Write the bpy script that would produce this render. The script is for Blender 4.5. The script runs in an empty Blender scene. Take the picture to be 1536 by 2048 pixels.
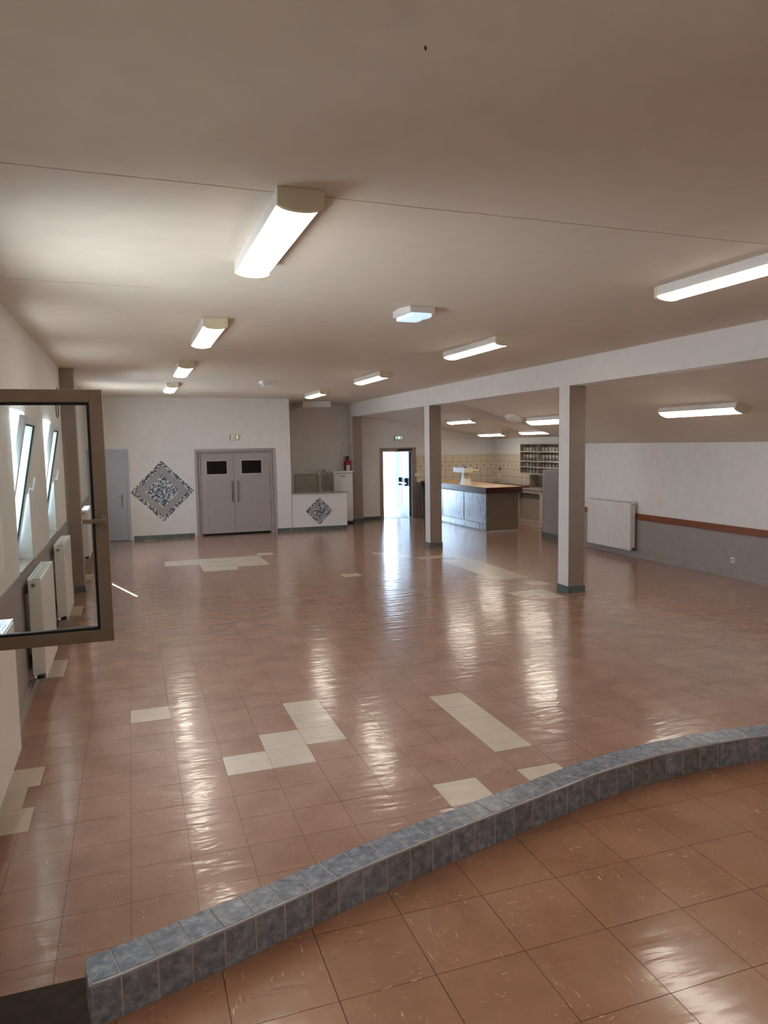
import bpy, bmesh, math, random
from mathutils import Vector, Matrix
random.seed(7)
C = bpy.context.scene.collection
sc = bpy.context.scene
PI = math.pi
# ------------------------------------------------------------------ camera
FPX, YAW, PITCH, ROLL, EYE = 1464.05, .3317, .0931, -.0163, 2.1508
cam = bpy.data.cameras.new('camera'); co = bpy.data.objects.new('camera', cam); C.objects.link(co)
cam.sensor_fit = 'VERTICAL'; cam.sensor_height = 36; cam.lens = 36 * FPX / 2048
cam.clip_start = .02; cam.clip_end = 200
_R = Vector((math.cos(YAW), -math.sin(YAW), 0)); _F = Vector((math.sin(YAW), math.cos(YAW), 0)); _Z = Vector((0, 0, 1))
_f = _F * math.cos(PITCH) - _Z * math.sin(PITCH); _u = _F * math.sin(PITCH) + _Z * math.cos(PITCH)
_r2 = _R * math.cos(ROLL) + _u * math.sin(ROLL); _u2 = -_R * math.sin(ROLL) + _u * math.cos(ROLL)
co.matrix_world = Matrix(((_r2.x, _u2.x, -_f.x, 0), (_r2.y, _u2.y, -_f.y, 0), (_r2.z, _u2.z, -_f.z, EYE), (0, 0, 0, 1)))
sc.camera = co
# ------------------------------------------------------------------ world, sun, exposure
SKY = 19.0; SUN = 170.0; TUBE = 15.5
w = bpy.data.worlds.new('sky'); sc.world = w; w.use_nodes = True
bg = w.node_tree.nodes['Background']; bg.inputs[0].default_value = (.52, .74, 1.0, 1); bg.inputs[1].default_value = SKY
sd = bpy.data.lights.new('sun', 'SUN'); sd.energy = SUN; sd.angle = .009; sd.color = (1, .95, .86)
so = bpy.data.objects.new('sun', sd); C.objects.link(so)
so.rotation_euler = Vector((.29 * .857, -.957 * .857, -.515)).to_track_quat('-Z', 'Y').to_euler()
so.location = (-6, 30, 16)
sc.view_settings.view_transform = 'Standard'; sc.view_settings.look = 'None'
sc.view_settings.exposure = 0.12; sc.view_settings.gamma = 1; sc.view_settings.use_curve_mapping = False
sc.cycles.max_bounces = 10; sc.cycles.diffuse_bounces = 6; sc.cycles.glossy_bounces = 4
sc.cycles.sample_clamp_indirect = 8; sc.cycles.caustics_reflective = False; sc.cycles.caustics_refractive = False
sc.cycles.use_denoising = True
# ------------------------------------------------------------------ constants
T = .30; GX, GY = -.0914, 5.9104; HS = .57; SX, SY = 1.3929, 2.1911
XL, XP, PW, PD, XR, XK = -.93, 5.763, .262, .27, 8.69, 10.3
YB, YF, YC, YR = 17.93, 19.67, 13.0, -4.0
ZB, ZW = 2.905, 3.5
def zceil(x): return 3.326 + (3.262 - 3.326) * (x - XL) / (XP - XL)
def zhall(x): return 2.93 - .316 * (x - XP - PW)
def zkit(x): return 2.95 - .162 * (x - XP - PW)
# ------------------------------------------------------------------ materials
def srgb(r, g, b):
    f = lambda c: (c / 255 / 12.92) if c <= 10 else ((c / 255 + .055) / 1.055) ** 2.4
    return (f(r), f(g), f(b), 1)
class NT:
    def __init__(s, name):
        s.m = bpy.data.materials.new(name); s.m.use_nodes = True; s.t = s.m.node_tree
        s.b = s.t.nodes['Principled BSDF']; s.out = s.t.nodes['Material Output']
    def n(s, typ, **kw):
        nd = s.t.nodes.new(typ)
        for k, v in kw.items():
            if hasattr(nd, k): setattr(nd, k, v)
        return nd
    def l(s, a, b): s.t.links.new(a, b)
    def noise(s, vec, scale, detail=3, rough=.5, dist=0):
        n = s.n('ShaderNodeTexNoise'); n.inputs['Scale'].default_value = scale; n.inputs['Detail'].default_value = detail
        n.inputs['Roughness'].default_value = rough; n.inputs['Distortion'].default_value = dist
        s.l(vec, n.inputs['Vector']); return n.outputs['Fac']
    def ramp(s, fac, stops):
        r = s.n('ShaderNodeValToRGB'); e = r.color_ramp.elements
        e[0].position, e[0].color = stops[0]; e[1].position, e[1].color = stops[-1]
        for p, c in stops[1:-1]: x = e.new(p); x.color = c
        s.l(fac, r.inputs[0]); return r.outputs[0]
    def mix(s, fac, a, b, mode='MIX'):
        n = s.n('ShaderNodeMix', data_type='RGBA', blend_type=mode)
        for i, v in ((0, fac), (6, a), (7, b)):
            if isinstance(v, (int, float, tuple)): n.inputs[i].default_value = v
            else: s.l(v, n.inputs[i])
        return n.outputs[2]
    def math(s, op, a, b=0, c=0):
        n = s.n('ShaderNodeMath', operation=op)
        for i, v in enumerate((a, b, c)):
            if isinstance(v, (int, float)): n.inputs[i].default_value = v
            else: s.l(v, n.inputs[i])
        return n.outputs[0]
    def mapping(s, vec, scale=(1, 1, 1), rot=(0, 0, 0), loc=(0, 0, 0)):
        n = s.n('ShaderNodeMapping'); n.inputs['Scale'].default_value = scale; n.inputs['Rotation'].default_value = rot
        n.inputs['Location'].default_value = loc; s.l(vec, n.inputs['Vector']); return n.outputs[0]
    def pos(s): return s.n('ShaderNodeNewGeometry').outputs['Position']
    def bump(s, h, strength=.2, dist=.01):
        n = s.n('ShaderNodeBump'); n.inputs['Strength'].default_value = strength; n.inputs['Distance'].default_value = dist
        s.l(h, n.inputs['Height']); s.l(n.outputs[0], s.b.inputs['Normal']); return n
BW = ((0, 0, 0, 1), (1, 1, 1, 1))
def paint(name, col, rough=.5, var=.06, bump=.03, metal=0, spec=.5, scale=6):
    N = NT(name); p = N.pos()
    v = N.noise(p, scale, 4); dk = tuple(c * (1 - var * 2.2) for c in col[:3]) + (1,)
    N.l(N.mix(N.ramp(v, [(.3, BW[0]), (.75, BW[1])]), dk, col), N.b.inputs['Base Color'])
    N.b.inputs['Roughness'].default_value = rough; N.b.inputs['Metallic'].default_value = metal
    N.b.inputs['Specular IOR Level'].default_value = spec
    if bump: N.bump(N.noise(p, scale * 30, 2), bump, .004)
    return N.m
def floor_mat(name, base, dark, streakp=.5, gx=GX, gy=GY, big=False):
    N = NT(name); p = N.pos()
    q = N.mapping(p, loc=(-gx / T, -gy / T, 0), scale=(1 / T, 1 / T, 1 / T))
    fl = N.n('ShaderNodeVectorMath', operation='FLOOR'); N.l(q, fl.inputs[0])
    wn = N.n('ShaderNodeTexWhiteNoise', noise_dimensions='2D'); N.l(fl.outputs[0], wn.inputs['Vector'])
    sep = N.n('ShaderNodeSeparateXYZ'); N.l(fl.outputs[0], sep.inputs[0])
    par = N.math('PINGPONG', N.math('ADD', sep.outputs[0], sep.outputs[1]), 1)
    # offset the pattern by tile
    off = N.n('ShaderNodeVectorMath', operation='MULTIPLY_ADD'); N.l(wn.outputs['Color'], off.inputs[0]); off.inputs[1].default_value = (9, 9, 9); N.l(p, off.inputs[2])
    def streaks(sc1, sc2, lo, hi):
        a = N.noise(N.mapping(off.outputs[0], scale=(sc1, sc2, 1), rot=(0, 0, .35)), 1, 3, .55, .6)
        b = N.noise(N.mapping(off.outputs[0], scale=(sc2, sc1, 1), rot=(0, 0, .35), loc=(3, 5, 0)), 1, 3, .55, .6)
        m = N.mix(par, a, b); return N.ramp(m, [(lo, BW[0]), (hi, BW[1])])
    col = N.mix(N.ramp(N.noise(p, 3.1, 4, .6), [(.35, BW[0]), (.7, BW[1])]), base, dark)
    tone = N.math('MULTIPLY_ADD', wn.outputs['Value'], .10, .95)
    col = N.mix(1.0, col, tone, 'MULTIPLY')
    col = N.mix(N.math('MULTIPLY', N.noise(p, 45, 3), .25), col, dark)
    lt = tuple(min(1, c * 2.3 + .12) for c in base[:3]) + (1,); dkk = tuple(c * .4 for c in dark[:3]) + (1,)
    gate = N.ramp(N.noise(off.outputs[0], 7, 2), [(.48, BW[0]), (.62, BW[1])])
    col = N.mix(N.math('MULTIPLY', N.math('MULTIPLY', streaks(24, 150, .64, .70), gate), streakp), col, lt)
    gate2 = N.ramp(N.noise(off.outputs[0], 5, 2), [(.5, BW[0]), (.6, BW[1])])
    col = N.mix(N.math('MULTIPLY', N.math('MULTIPLY', streaks(26, 120, .64, .72), gate2), .6), col, dkk)
    N.l(col, N.b.inputs['Base Color'])
    N.b.inputs['Roughness'].default_value = .235
    N.b.inputs['Specular IOR Level'].default_value = .45
    N.b.inputs['Coat Weight'].default_value = .55; N.b.inputs['Coat Roughness'].default_value = .11; N.b.inputs['Coat IOR'].default_value = 1.5
    h = N.noise(N.mapping(p, scale=(1.0, 3.6, 1)), 3.0, 3, .5, .7)
    h2 = N.noise(p, 26, 2, .5, .3)
    hh = N.math('MULTIPLY_ADD', h2, .07, h)
    bm_ = N.bump(hh, .15 if not big else .06, .03)
    N.l(bm_.outputs[0], N.b.inputs['Coat Normal'])
    return N.m
def stone_tile(name, c1, c2, c3, rough=.25):
    N = NT(name); p = N.pos(); v = N.noise(p, 30, 6, .72, .25)
    N.l(N.ramp(v, [(.32, c1), (.5, c2), (.68, c3)]), N.b.inputs['Base Color'])
    N.b.inputs['Roughness'].default_value = rough; N.bump(N.noise(p, 60, 3), .08, .003); return N.m
def emit(name, col, s):
    N = NT(name); N.b.inputs['Base Color'].default_value = (.8, .8, .8, 1)
    N.b.inputs['Emission Color'].default_value = col; N.b.inputs['Emission Strength'].default_value = s
    return N.m
def diffuser_mat(name, col, s):      # ribbed acrylic cover, the tube inside glows brighter along the middle
    N = NT(name); p = N.pos(); v = N.noise(N.mapping(p, scale=(1, 30, 1)), 3, 1)
    N.l(N.mix(v, tuple(c * .9 for c in col[:3]) + (1,), col), N.b.inputs['Emission Color'])
    N.b.inputs['Base Color'].default_value = (.85, .85, .8, 1); N.b.inputs['Emission Strength'].default_value = s
    return N.m
def glass_mat(name, tint, tr=.86, rough=.02):
    N = NT(name); N.t.nodes.remove(N.b)
    a = N.n('ShaderNodeBsdfTransparent'); a.inputs[0].default_value = tint
    b = N.n('ShaderNodeBsdfGlossy'); b.inputs['Roughness'].default_value = rough; b.inputs[0].default_value = (.9, .9, .9, 1)
    fr = N.n('ShaderNodeFresnel'); fr.inputs[0].default_value = 1.3
    mx = N.n('ShaderNodeMixShader'); N.l(fr.outputs[0], mx.inputs[0]); N.l(a.outputs[0], mx.inputs[1]); N.l(b.outputs[0], mx.inputs[2])
    N.l(mx.outputs[0], N.out.inputs[0]); return N.m
def cloudy_mat(name):
    N = NT(name); N.t.nodes.remove(N.b)
    a = N.n('ShaderNodeBsdfTransparent'); a.inputs[0].default_value = (.96, .96, .95, 1)
    b = N.n('ShaderNodeBsdfPrincipled'); b.inputs['Base Color'].default_value = (.85, .84, .80, 1); b.inputs['Roughness'].default_value = .12
    mx = N.n('ShaderNodeMixShader'); mx.inputs[0].default_value = .3
    N.l(a.outputs[0], mx.inputs[1]); N.l(b.outputs[0], mx.inputs[2]); N.l(mx.outputs[0], N.out.inputs[0]); return N.m
def frosted_mat(name):
    N = NT(name); N.t.nodes.remove(N.b); p = N.pos()
    a = N.n('ShaderNodeBsdfTransparent'); a.inputs[0].default_value = (.36, .36, .33, 1)
    b = N.n('ShaderNodeBsdfTranslucent'); b.inputs[0].default_value = (.30, .31, .29, 1)
    v = N.noise(p, 40, 2); mx = N.n('ShaderNodeMixShader'); N.l(N.math('MULTIPLY_ADD', v, .2, .55), mx.inputs[0])
    N.l(a.outputs[0], mx.inputs[1]); N.l(b.outputs[0], mx.inputs[2]); N.l(mx.outputs[0], N.out.inputs[0]); return N.m
def wood_mat(name, c1, c2, rough=.4, sc_=(1, 14, 14)):
    N = NT(name); p = N.pos(); v = N.noise(N.mapping(p, scale=sc_), 3, 4, .6, .8)
    N.l(N.mix(v, c1, c2), N.b.inputs['Base Color']); N.b.inputs['Roughness'].default_value = rough
    N.bump(v, .08, .003); return N.m
def steel_mat(name, col, rough=.3):
    N = NT(name); p = N.pos(); v = N.noise(N.mapping(p, scale=(3, 6, .7)), 5, 4, .6)
    N.l(N.mix(v, tuple(c * .75 for c in col[:3]) + (1,), col), N.b.inputs['Base Color'])
    N.l(N.ramp(v, [(.3, (rough * .6,) * 3 + (1,)), (.7, (rough * 1.6,) * 3 + (1,))]), N.b.inputs['Roughness'])
    N.b.inputs['Metallic'].default_value = .9; return N.m
def motif_tile(name):
    N = NT(name); tc = N.n('ShaderNodeTexCoord').outputs['Object']
    g = N.n('ShaderNodeTexGradient', gradient_type='SPHERICAL'); N.l(N.mapping(tc, scale=(14, 14, 14)), g.inputs[0])
    v = N.noise(tc, 45, 3)
    N.l(N.mix(N.math('MULTIPLY', g.outputs[1], N.ramp(v, [(.4, BW[0]), (.55, BW[1])])), srgb(222, 208, 186), srgb(120, 105, 110)), N.b.inputs['Base Color'])
    N.b.inputs['Roughness'].default_value = .22; return N.m
WALL = paint('white_wall_paint', srgb(228, 227, 225), .55, .03, .05)
CEIL = paint('ceiling_paint', srgb(226, 217, 203), .7, .03, .05)
TAUPE = paint('taupe_gloss_paint', srgb(150, 136, 126), .38, .04, .03)
DADO = paint('grey_dado_paint', srgb(158, 150, 146), .42, .05, .05)
DOORG = paint('grey_door_paint', srgb(168, 160, 160), .38, .03, .02)
DOORB = paint('blue_grey_door_paint', srgb(172, 180, 196), .35, .03, .02)
WHT = paint('white_enamel', srgb(232, 230, 226), .28, .02, 0)
CREAM = paint('cream_plastic', srgb(224, 216, 186), .4, .03, 0)
PLINTH = stone_tile('green_grey_plinth_tile', srgb(70, 84, 82), srgb(92, 106, 104), srgb(112, 124, 122), .3)
GROUT = paint('grout', srgb(176, 172, 168), .8, .1, .1)
JOINT = paint('dark_joint', srgb(58, 40, 32), .8, .1, 0)
BROWN = floor_mat('brown_vinyl_tile', srgb(164, 128, 110), srgb(148, 112, 94), .6)
BROWN_S = floor_mat('brown_vinyl_tile_stage', srgb(172, 126, 98), srgb(152, 106, 80), .85, SX, SY, True)
LIGHTT = floor_mat('beige_vinyl_tile', srgb(208, 192, 172), srgb(196, 180, 160), .12)
BLUET = stone_tile('blue_marbled_kerb_tile', srgb(96, 103, 120), srgb(128, 137, 154), srgb(168, 176, 190))
BLUET2 = stone_tile('blue_marbled_kerb_tile_stained', srgb(104, 92, 70), srgb(122, 128, 138), srgb(150, 158, 170))
NOSE = paint('white_kerb_edging', srgb(196, 200, 206), .25, .1, 0)
CARPET = paint('dark_step_carpet', srgb(62, 50, 44), .95, .2, .5, scale=20)
ALU = paint('beige_aluminium', srgb(146, 126, 108), .38, .05, .02, metal=.25)
PVC = paint('white_window_profile', srgb(214, 224, 226), .3, .02, 0)
GASK = paint('black_rubber', srgb(22, 20, 20), .6, .1, 0)
GLASS = glass_mat('clear_glass', (.93, .95, .95, 1)); FROST = frosted_mat('frosted_glass')
def opal_mat():
    N = NT('opal_glass'); N.t.nodes.remove(N.b); b = N.n('ShaderNodeBsdfTranslucent'); b.inputs[0].default_value = (.36, .35, .32, 1)
    N.l(b.outputs[0], N.out.inputs[0]); return N.m
OPAL = opal_mat()
DARKG = paint('dark_glass', srgb(22, 18, 16), .06, .05, 0)
CHROME = steel_mat('chrome', (.75, .75, .74, 1), .15); STEEL = steel_mat('brushed_steel', (.55, .56, .60, 1), .3)
RAIL = wood_mat('red_brown_wood', srgb(140, 80, 48), srgb(112, 60, 34), .35, (12, 1, 12))
DKWOOD = wood_mat('dark_red_wood', srgb(86, 40, 28), srgb(58, 26, 18), .3)
OAK = wood_mat('light_oak_top', srgb(214, 180, 138), srgb(190, 152, 108), .35)
BARP = paint('bar_taupe_panel', srgb(126, 112, 96), .4, .05, 0)
BEIGET = paint('beige_wall_tile', srgb(222, 208, 186), .22, .04, 0); MOTIF = motif_tile('beige_motif_tile')
GROUTK = paint('brown_grout', srgb(120, 96, 72), .8, .1, 0)
DKMET = paint('shaded_sheet_metal', srgb(70, 68, 64), .5, .05, 0)
RED = paint('red_enamel', srgb(178, 24, 26), .25, .03, 0); BLACK = paint('black_plastic', srgb(20, 20, 22), .4, .05, 0)
MOSA = [paint('mosaic_white', srgb(214, 218, 222), .2, .02, 0), paint('mosaic_blue_grey', srgb(112, 128, 146), .2, .1, 0), paint('mosaic_slate', srgb(62, 74, 90), .2, .1, 0)]
MOSB = paint('mosaic_band_grey', srgb(160, 156, 156), .5, .04, .02)
DIFF = diffuser_mat('lit_acrylic_cover', (1.0, .90, .76, 1), TUBE)
EMLENS = emit('cyan_lamp_lens', (.55, .85, 1, 1), .7)
GREEN = emit('green_exit_panel', (.0, .16, .07, 1), .35); EXW = emit('exit_pictogram', (.6, 1, .85, 1), .9); GOLD = emit('gold_pictogram', (.9, .82, .5, 1), .7)
CLEAR = cloudy_mat('drinking_glass')
RACKG = paint('rack_dark_interior', srgb(146, 136, 122), .5, .05, 0); RACKW = paint('rack_shelf_edge', srgb(190, 182, 170), .4, .05, 0)
MESHM = paint('grey_slatted_panel', srgb(140, 130, 116), .45, .06, 0)
LILAC = paint('lilac_wall', srgb(150, 138, 152), .6, .03, .03); OUTG = paint('pale_paving', srgb(200, 200, 200), .6, .1, .1)
# ------------------------------------------------------------------ mesh helpers
def box(bm, x0, x1, y0, y1, z0, z1, M=None, mi=0):
    vs = [bm.verts.new(Vector((x, y, z)) if M is None else M @ Vector((x, y, z))) for z in (z0, z1) for y in (y0, y1) for x in (x0, x1)]
    for f in ((0, 2, 3, 1), (4, 5, 7, 6), (0, 1, 5, 4), (2, 6, 7, 3), (0, 4, 6, 2), (1, 3, 7, 5)):
        bm.faces.new([vs[i] for i in f]).material_index = mi
def prism(bm, pts, a, b, axis='z', mi=0):
    mk = {'z': lambda p, t: (p[0], p[1], t), 'y': lambda p, t: (p[0], t, p[1]), 'x': lambda p, t: (t, p[0], p[1])}[axis]
    A = [bm.verts.new(mk(p, a)) for p in pts]; B = [bm.verts.new(mk(p, b)) for p in pts]
    n = len(pts)
    for f in ([A[i] for i in range(n)][::-1], B): bm.faces.new(f).material_index = mi
    for i in range(n): bm.faces.new((A[i], A[(i + 1) % n], B[(i + 1) % n], B[i])).material_index = mi
def tube(bm, pts, r, n=10, mi=0):
    pts = [Vector(p) for p in pts]; rings = []
    rs = r if isinstance(r, (list, tuple)) else [r] * len(pts)
    for i, p in enumerate(pts):
        d = (pts[min(i + 1, len(pts) - 1)] - pts[max(i - 1, 0)]).normalized()
        a = d.orthogonal().normalized() if i == 0 else (a_prev - d * a_prev.dot(d)).normalized()
        a_prev = a; b = d.cross(a)
        rings.append([bm.verts.new(p + (a * math.cos(2 * PI * k / n) + b * math.sin(2 * PI * k / n)) * rs[i]) for k in range(n)])
    for A, B in zip(rings, rings[1:]):
        for k in range(n):
            f = bm.faces.new((A[k], A[(k + 1) % n], B[(k + 1) % n], B[k])); f.smooth = True; f.material_index = mi
    bm.faces.new(rings[0][::-1]).material_index = mi; bm.faces.new(rings[-1]).material_index = mi
def lathe(bm, prof, n=20, c=(0, 0, 0)):
    rings = [[bm.verts.new((c[0] + r * math.cos(2 * PI * k / n), c[1] + r * math.sin(2 * PI * k / n), c[2] + z)) for k in range(n)] for r, z in prof]
    for A, B in zip(rings, rings[1:]):
        for k in range(n): bm.faces.new((A[k], A[(k + 1) % n], B[(k + 1) % n], B[k])).smooth = True
    bm.faces.new(rings[0][::-1]); bm.faces.new(rings[-1])
def obj(name, bm, mat, parent=None, bevel=0, kind=None, label=None):
    bmesh.ops.recalc_face_normals(bm, faces=bm.faces)
    me = bpy.data.meshes.new(name); bm.to_mesh(me); bm.free()
    for m in (mat if isinstance(mat, (list, tuple)) else [mat]): me.materials.append(m)
    o = bpy.data.objects.new(name, me); C.objects.link(o)
    if parent: o.parent = parent
    if bevel:
        b = o.modifiers.new('bevel', 'BEVEL'); b.width = bevel; b.segments = 2; b.limit_method = 'ANGLE'
    if kind: o['kind'] = kind
    if label: o['label'] = label
    return o
def B(name, dims, mat, parent=None, bevel=0, **k):
    bm = bmesh.new()
    for d in (dims if isinstance(dims[0], (tuple, list)) else [dims]): box(bm, *d)
    return obj(name, bm, mat, parent, bevel, **k)
def Tb(name, pts, r, mat, parent=None, n=10, **k):
    bm = bmesh.new(); tube(bm, pts, r, n); return obj(name, bm, mat, parent, **k)
def tag(o, label, cat, group=None, kind=None):
    o['label'] = label; o['category'] = cat
    if group: o['group'] = group
    if kind: o['kind'] = kind
    return o
def thing(name, label, cat, loc=(0, 0, 0), rz=0, group=None, kind=None):
    o = bpy.data.objects.new(name, None); C.objects.link(o); o.empty_display_size = .1
    o.location = loc; o.rotation_euler = (0, 0, rz); return tag(o, label, cat, group, kind)
def copy_tree(o, parent=None):
    c = o.copy(); C.objects.link(c); c.parent = parent
    for ch in list(o.children): copy_tree(ch, c)
    return c
# ================================================================== STRUCTURE
# ---- main floor
floor = B('floor', [(XL - .3, XK + .2, YR - .2, YF + .12, -.12, -.006)], JOINT)
tag(floor, 'glossy brown vinyl tiled floor of the hall with beige replacement tiles', 'floor', kind='structure')
LIGHT = set([(0, 0), (4, -1), (4, -2), (4, -3), (3, -3), (2, -4), (3, -4), (8, -2), (8, -3), (8, -4), (8, -5), (6, -7), (8, -7),
             (-3, 5), (-3, 6), (-3, -3), (-3, -4), (-3, -5), (11, 18), (19, 12), (17, 10), (18, 10), (18, 9),
             (15, 25), (16, 24), (16, 23), (17, 22), (18, 22), (19, 22), (19, 21), (-3, 14), (-3, 15), (-3, 23), (-3, 24), (8, 28), (1, 39)])
for i in (2, 3, 4, 5, 6, 7):
    for j in range(24 if i > 3 else 26, 28): LIGHT.add((i, j))
LIGHT |= {(4, 23), (5, 23)}
for j in range(14, 21): LIGHT |= {(18, j), (19, j)}
OVR = {(-3, -3): .05, (-3, -5): .05, (-3, -4): -.02}
def tmesh(name, sx, sy, mat, tx=0, ty=0):
    bm = bmesh.new(); g = .0009
    box(bm, g, sx - g, g, sy - g, -.006, 0)
    bmesh.ops.delete(bm, geom=[f for f in bm.faces if all(abs(v.co.z + .006) < 1e-6 for v in f.verts)], context='FACES')
    for v in bm.verts:
        if v.co.z > -.001: v.co.z += tx * (v.co.x - sx / 2) + ty * (v.co.y - sy / 2)
    me = bpy.data.meshes.new(name); bmesh.ops.recalc_face_normals(bm, faces=bm.faces); bm.to_mesh(me); bm.free(); me.materials.append(mat); return me
variants = [tmesh('floor_tile', T, T, BROWN, random.uniform(-.0022, .0022), random.uniform(-.0022, .0022)) for _ in range(12)]
lvariants = [tmesh('beige_tile', T, T, LIGHTT, random.uniform(-.002, .002), random.uniform(-.002, .002)) for _ in range(4)]
def project(x, y, z):
    d = Vector((x, y, z - EYE)); fz = d.dot(_f)
    if fz < .1: return None
    return 768 + FPX * d.dot(_r2) / fz, 1024 - FPX * d.dot(_u2) / fz, fz
cells = []
ki = int((XK - GX) / T) + 2
for i in range(-3, ki):
    for j in range(-14, 47):
        x0 = GX + i * T; y0 = GY + j * T
        x1, y1 = min(x0 + T, XK), min(y0 + T, YF); x0 = max(x0, XL)
        if x1 - x0 < .02 or y1 - y0 < .02: continue
        if x0 > XR and y0 < YC - .2: continue
        if y0 > YB and x1 < 3.6: continue
        if i >= 0 and y0 < 2.2 + .25 * max(0, min(x0, 2)): 
            if y0 < 1.8: continue
        pr = project(x0 + T / 2, y0 + T / 2, 0)
        inv = pr and -60 < pr[0] < 1600 and pr[1] < 2100
        cells.append(((0 if inv else 1), (pr[2] if pr else 99), i, j, x0, x1, y0, y1))
cells.sort()
rest = bmesh.new(); n_ind = 0; restl = bmesh.new()
for vis, d, i, j, x0, x1, y0, y1 in cells:
    light = (i, j) in LIGHT
    if (i, j) in OVR: x1 += OVR[(i, j)]
    if (i - 1, j) in OVR: x0 += OVR[(i - 1, j)]
    full = abs(x1 - x0 - T) < 1e-4 and abs(y1 - y0 - T) < 1e-4
    if (n_ind < 290 and vis == 0) or (light and vis == 0 and n_ind < 299):
        if full and (i, j) not in OVR:
            me = random.choice(lvariants if light else variants)
        else:
            me = tmesh('floor_tile', x1 - x0, y1 - y0, LIGHTT if light else BROWN)
        o = bpy.data.objects.new('tile', me); C.objects.link(o); o.parent = floor; o.location = (x0, y0, 0); n_ind += 1
        if light and d < 12: o['label'] = 'beige replacement tile'
    else:
        tx, ty = random.uniform(-.0022, .0022), random.uniform(-.0022, .0022)
        bmx = restl if light else rest; g = .001
        pts = [(x0 + g, y0 + g), (x1 - g, y0 + g), (x1 - g, y1 - g), (x0 + g, y1 - g)]
        top = [bmx.verts.new((a, b, tx * (a - x0 - .15) + ty * (b - y0 - .15))) for a, b in pts]
        bot = [bmx.verts.new((a, b, -.006)) for a, b in pts]
        bmx.faces.new(top)
        for k in range(4): bmx.faces.new((bot[k], bot[(k + 1) % 4], top[(k + 1) % 4], top[k]))
def nrm(bm):
    for f in bm.faces:
        f.normal_update()
obj('tile_field', rest, BROWN, floor, kind='stuff')
if restl.faces: obj('beige_tile_field', restl, LIGHTT, floor, kind='stuff', label='beige replacement tiles at the far end')
else: restl.free()
# ---- stage with curved front
FR = [(-.165, 2.032), (-.088, 2.047), (.106, 2.108), (.303, 2.17), (.505, 2.236), (.71, 2.305), (.905, 2.362), (1.101, 2.418), (1.398, 2.495), (1.704, 2.575),
      (1.914, 2.63), (2.31, 2.685), (2.715, 2.69), (2.9, 2.672), (3.3, 2.60), (3.8, 2.44), (4.3, 2.18), (4.8, 1.8), (5.2, 1.3), (5.5, .7), (5.7, 0.0)]
def crspline(P, n=14):
    out = []
    for k in range(len(P) - 1):
        p0, p1, p2, p3 = (Vector(P[max(k - 1, 0)]), Vector(P[k]), Vector(P[k + 1]), Vector(P[min(k + 2, len(P) - 1)]))
        for s in range(n):
            t = s / n; out.append(.5 * ((2 * p1) + (p2 - p0) * t + (2 * p0 - 5 * p1 + 4 * p2 - p3) * t * t + (3 * p1 - p0 - 3 * p2 + p3) * t ** 3))
    out.append(Vector(P[-1])); return out
CRV = crspline(FR)
ARC = [0]
for a, b in zip(CRV, CRV[1:]): ARC.append(ARC[-1] + (b - a).length)
def at_arc(s):
    for k in range(len(ARC) - 1):
        if ARC[k + 1] >= s or k == len(ARC) - 2:
            t = (s - ARC[k]) / (ARC[k + 1] - ARC[k]); p = CRV[k].lerp(CRV[k + 1], t)
            k0, k1 = max(k - 6, 0), min(k + 7, len(CRV) - 1); d = (CRV[k1] - CRV[k0]).normalized()
            return p, Vector((-d.y, d.x))
KW = .125; KH = .125
def crv_y(x):
    if x <= CRV[0].x: return CRV[0].y
    for a, b in zip(CRV, CRV[1:]):
        if a.x <= x <= b.x: return a.y + (b.y - a.y) * (x - a.x) / max(1e-6, b.x - a.x)
    return -9
stage_pts = [(-.165, YR), (5.7, YR)] + [tuple(p + at_arc(s)[1] * (KW - .004)) for p, s in list(zip(CRV, ARC))[::-5]] + [(-.165, CRV[0].y + KW - .01)]
bm = bmesh.new(); prism(bm, stage_pts, 0.001, HS - .004)
stage = obj('stage_floor', bm, JOINT); tag(stage, 'raised stage with a tiled top and curved front edge', 'stage', kind='structure')
def clip(poly, a, n):   # keep points where (p-a).n <= 0
    out = []
    for k in range(len(poly)):
        p, q = poly[k], poly[(k + 1) % len(poly)]; dp, dq = (p - a).dot(n), (q - a).dot(n)
        if dp <= 0: out.append(p)
        if dp * dq < 0: out.append(p + (q - p) * (dp / (dp - dq)))
    return out
rests = bmesh.new(); ns = 0; sc_cells = []
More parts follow.
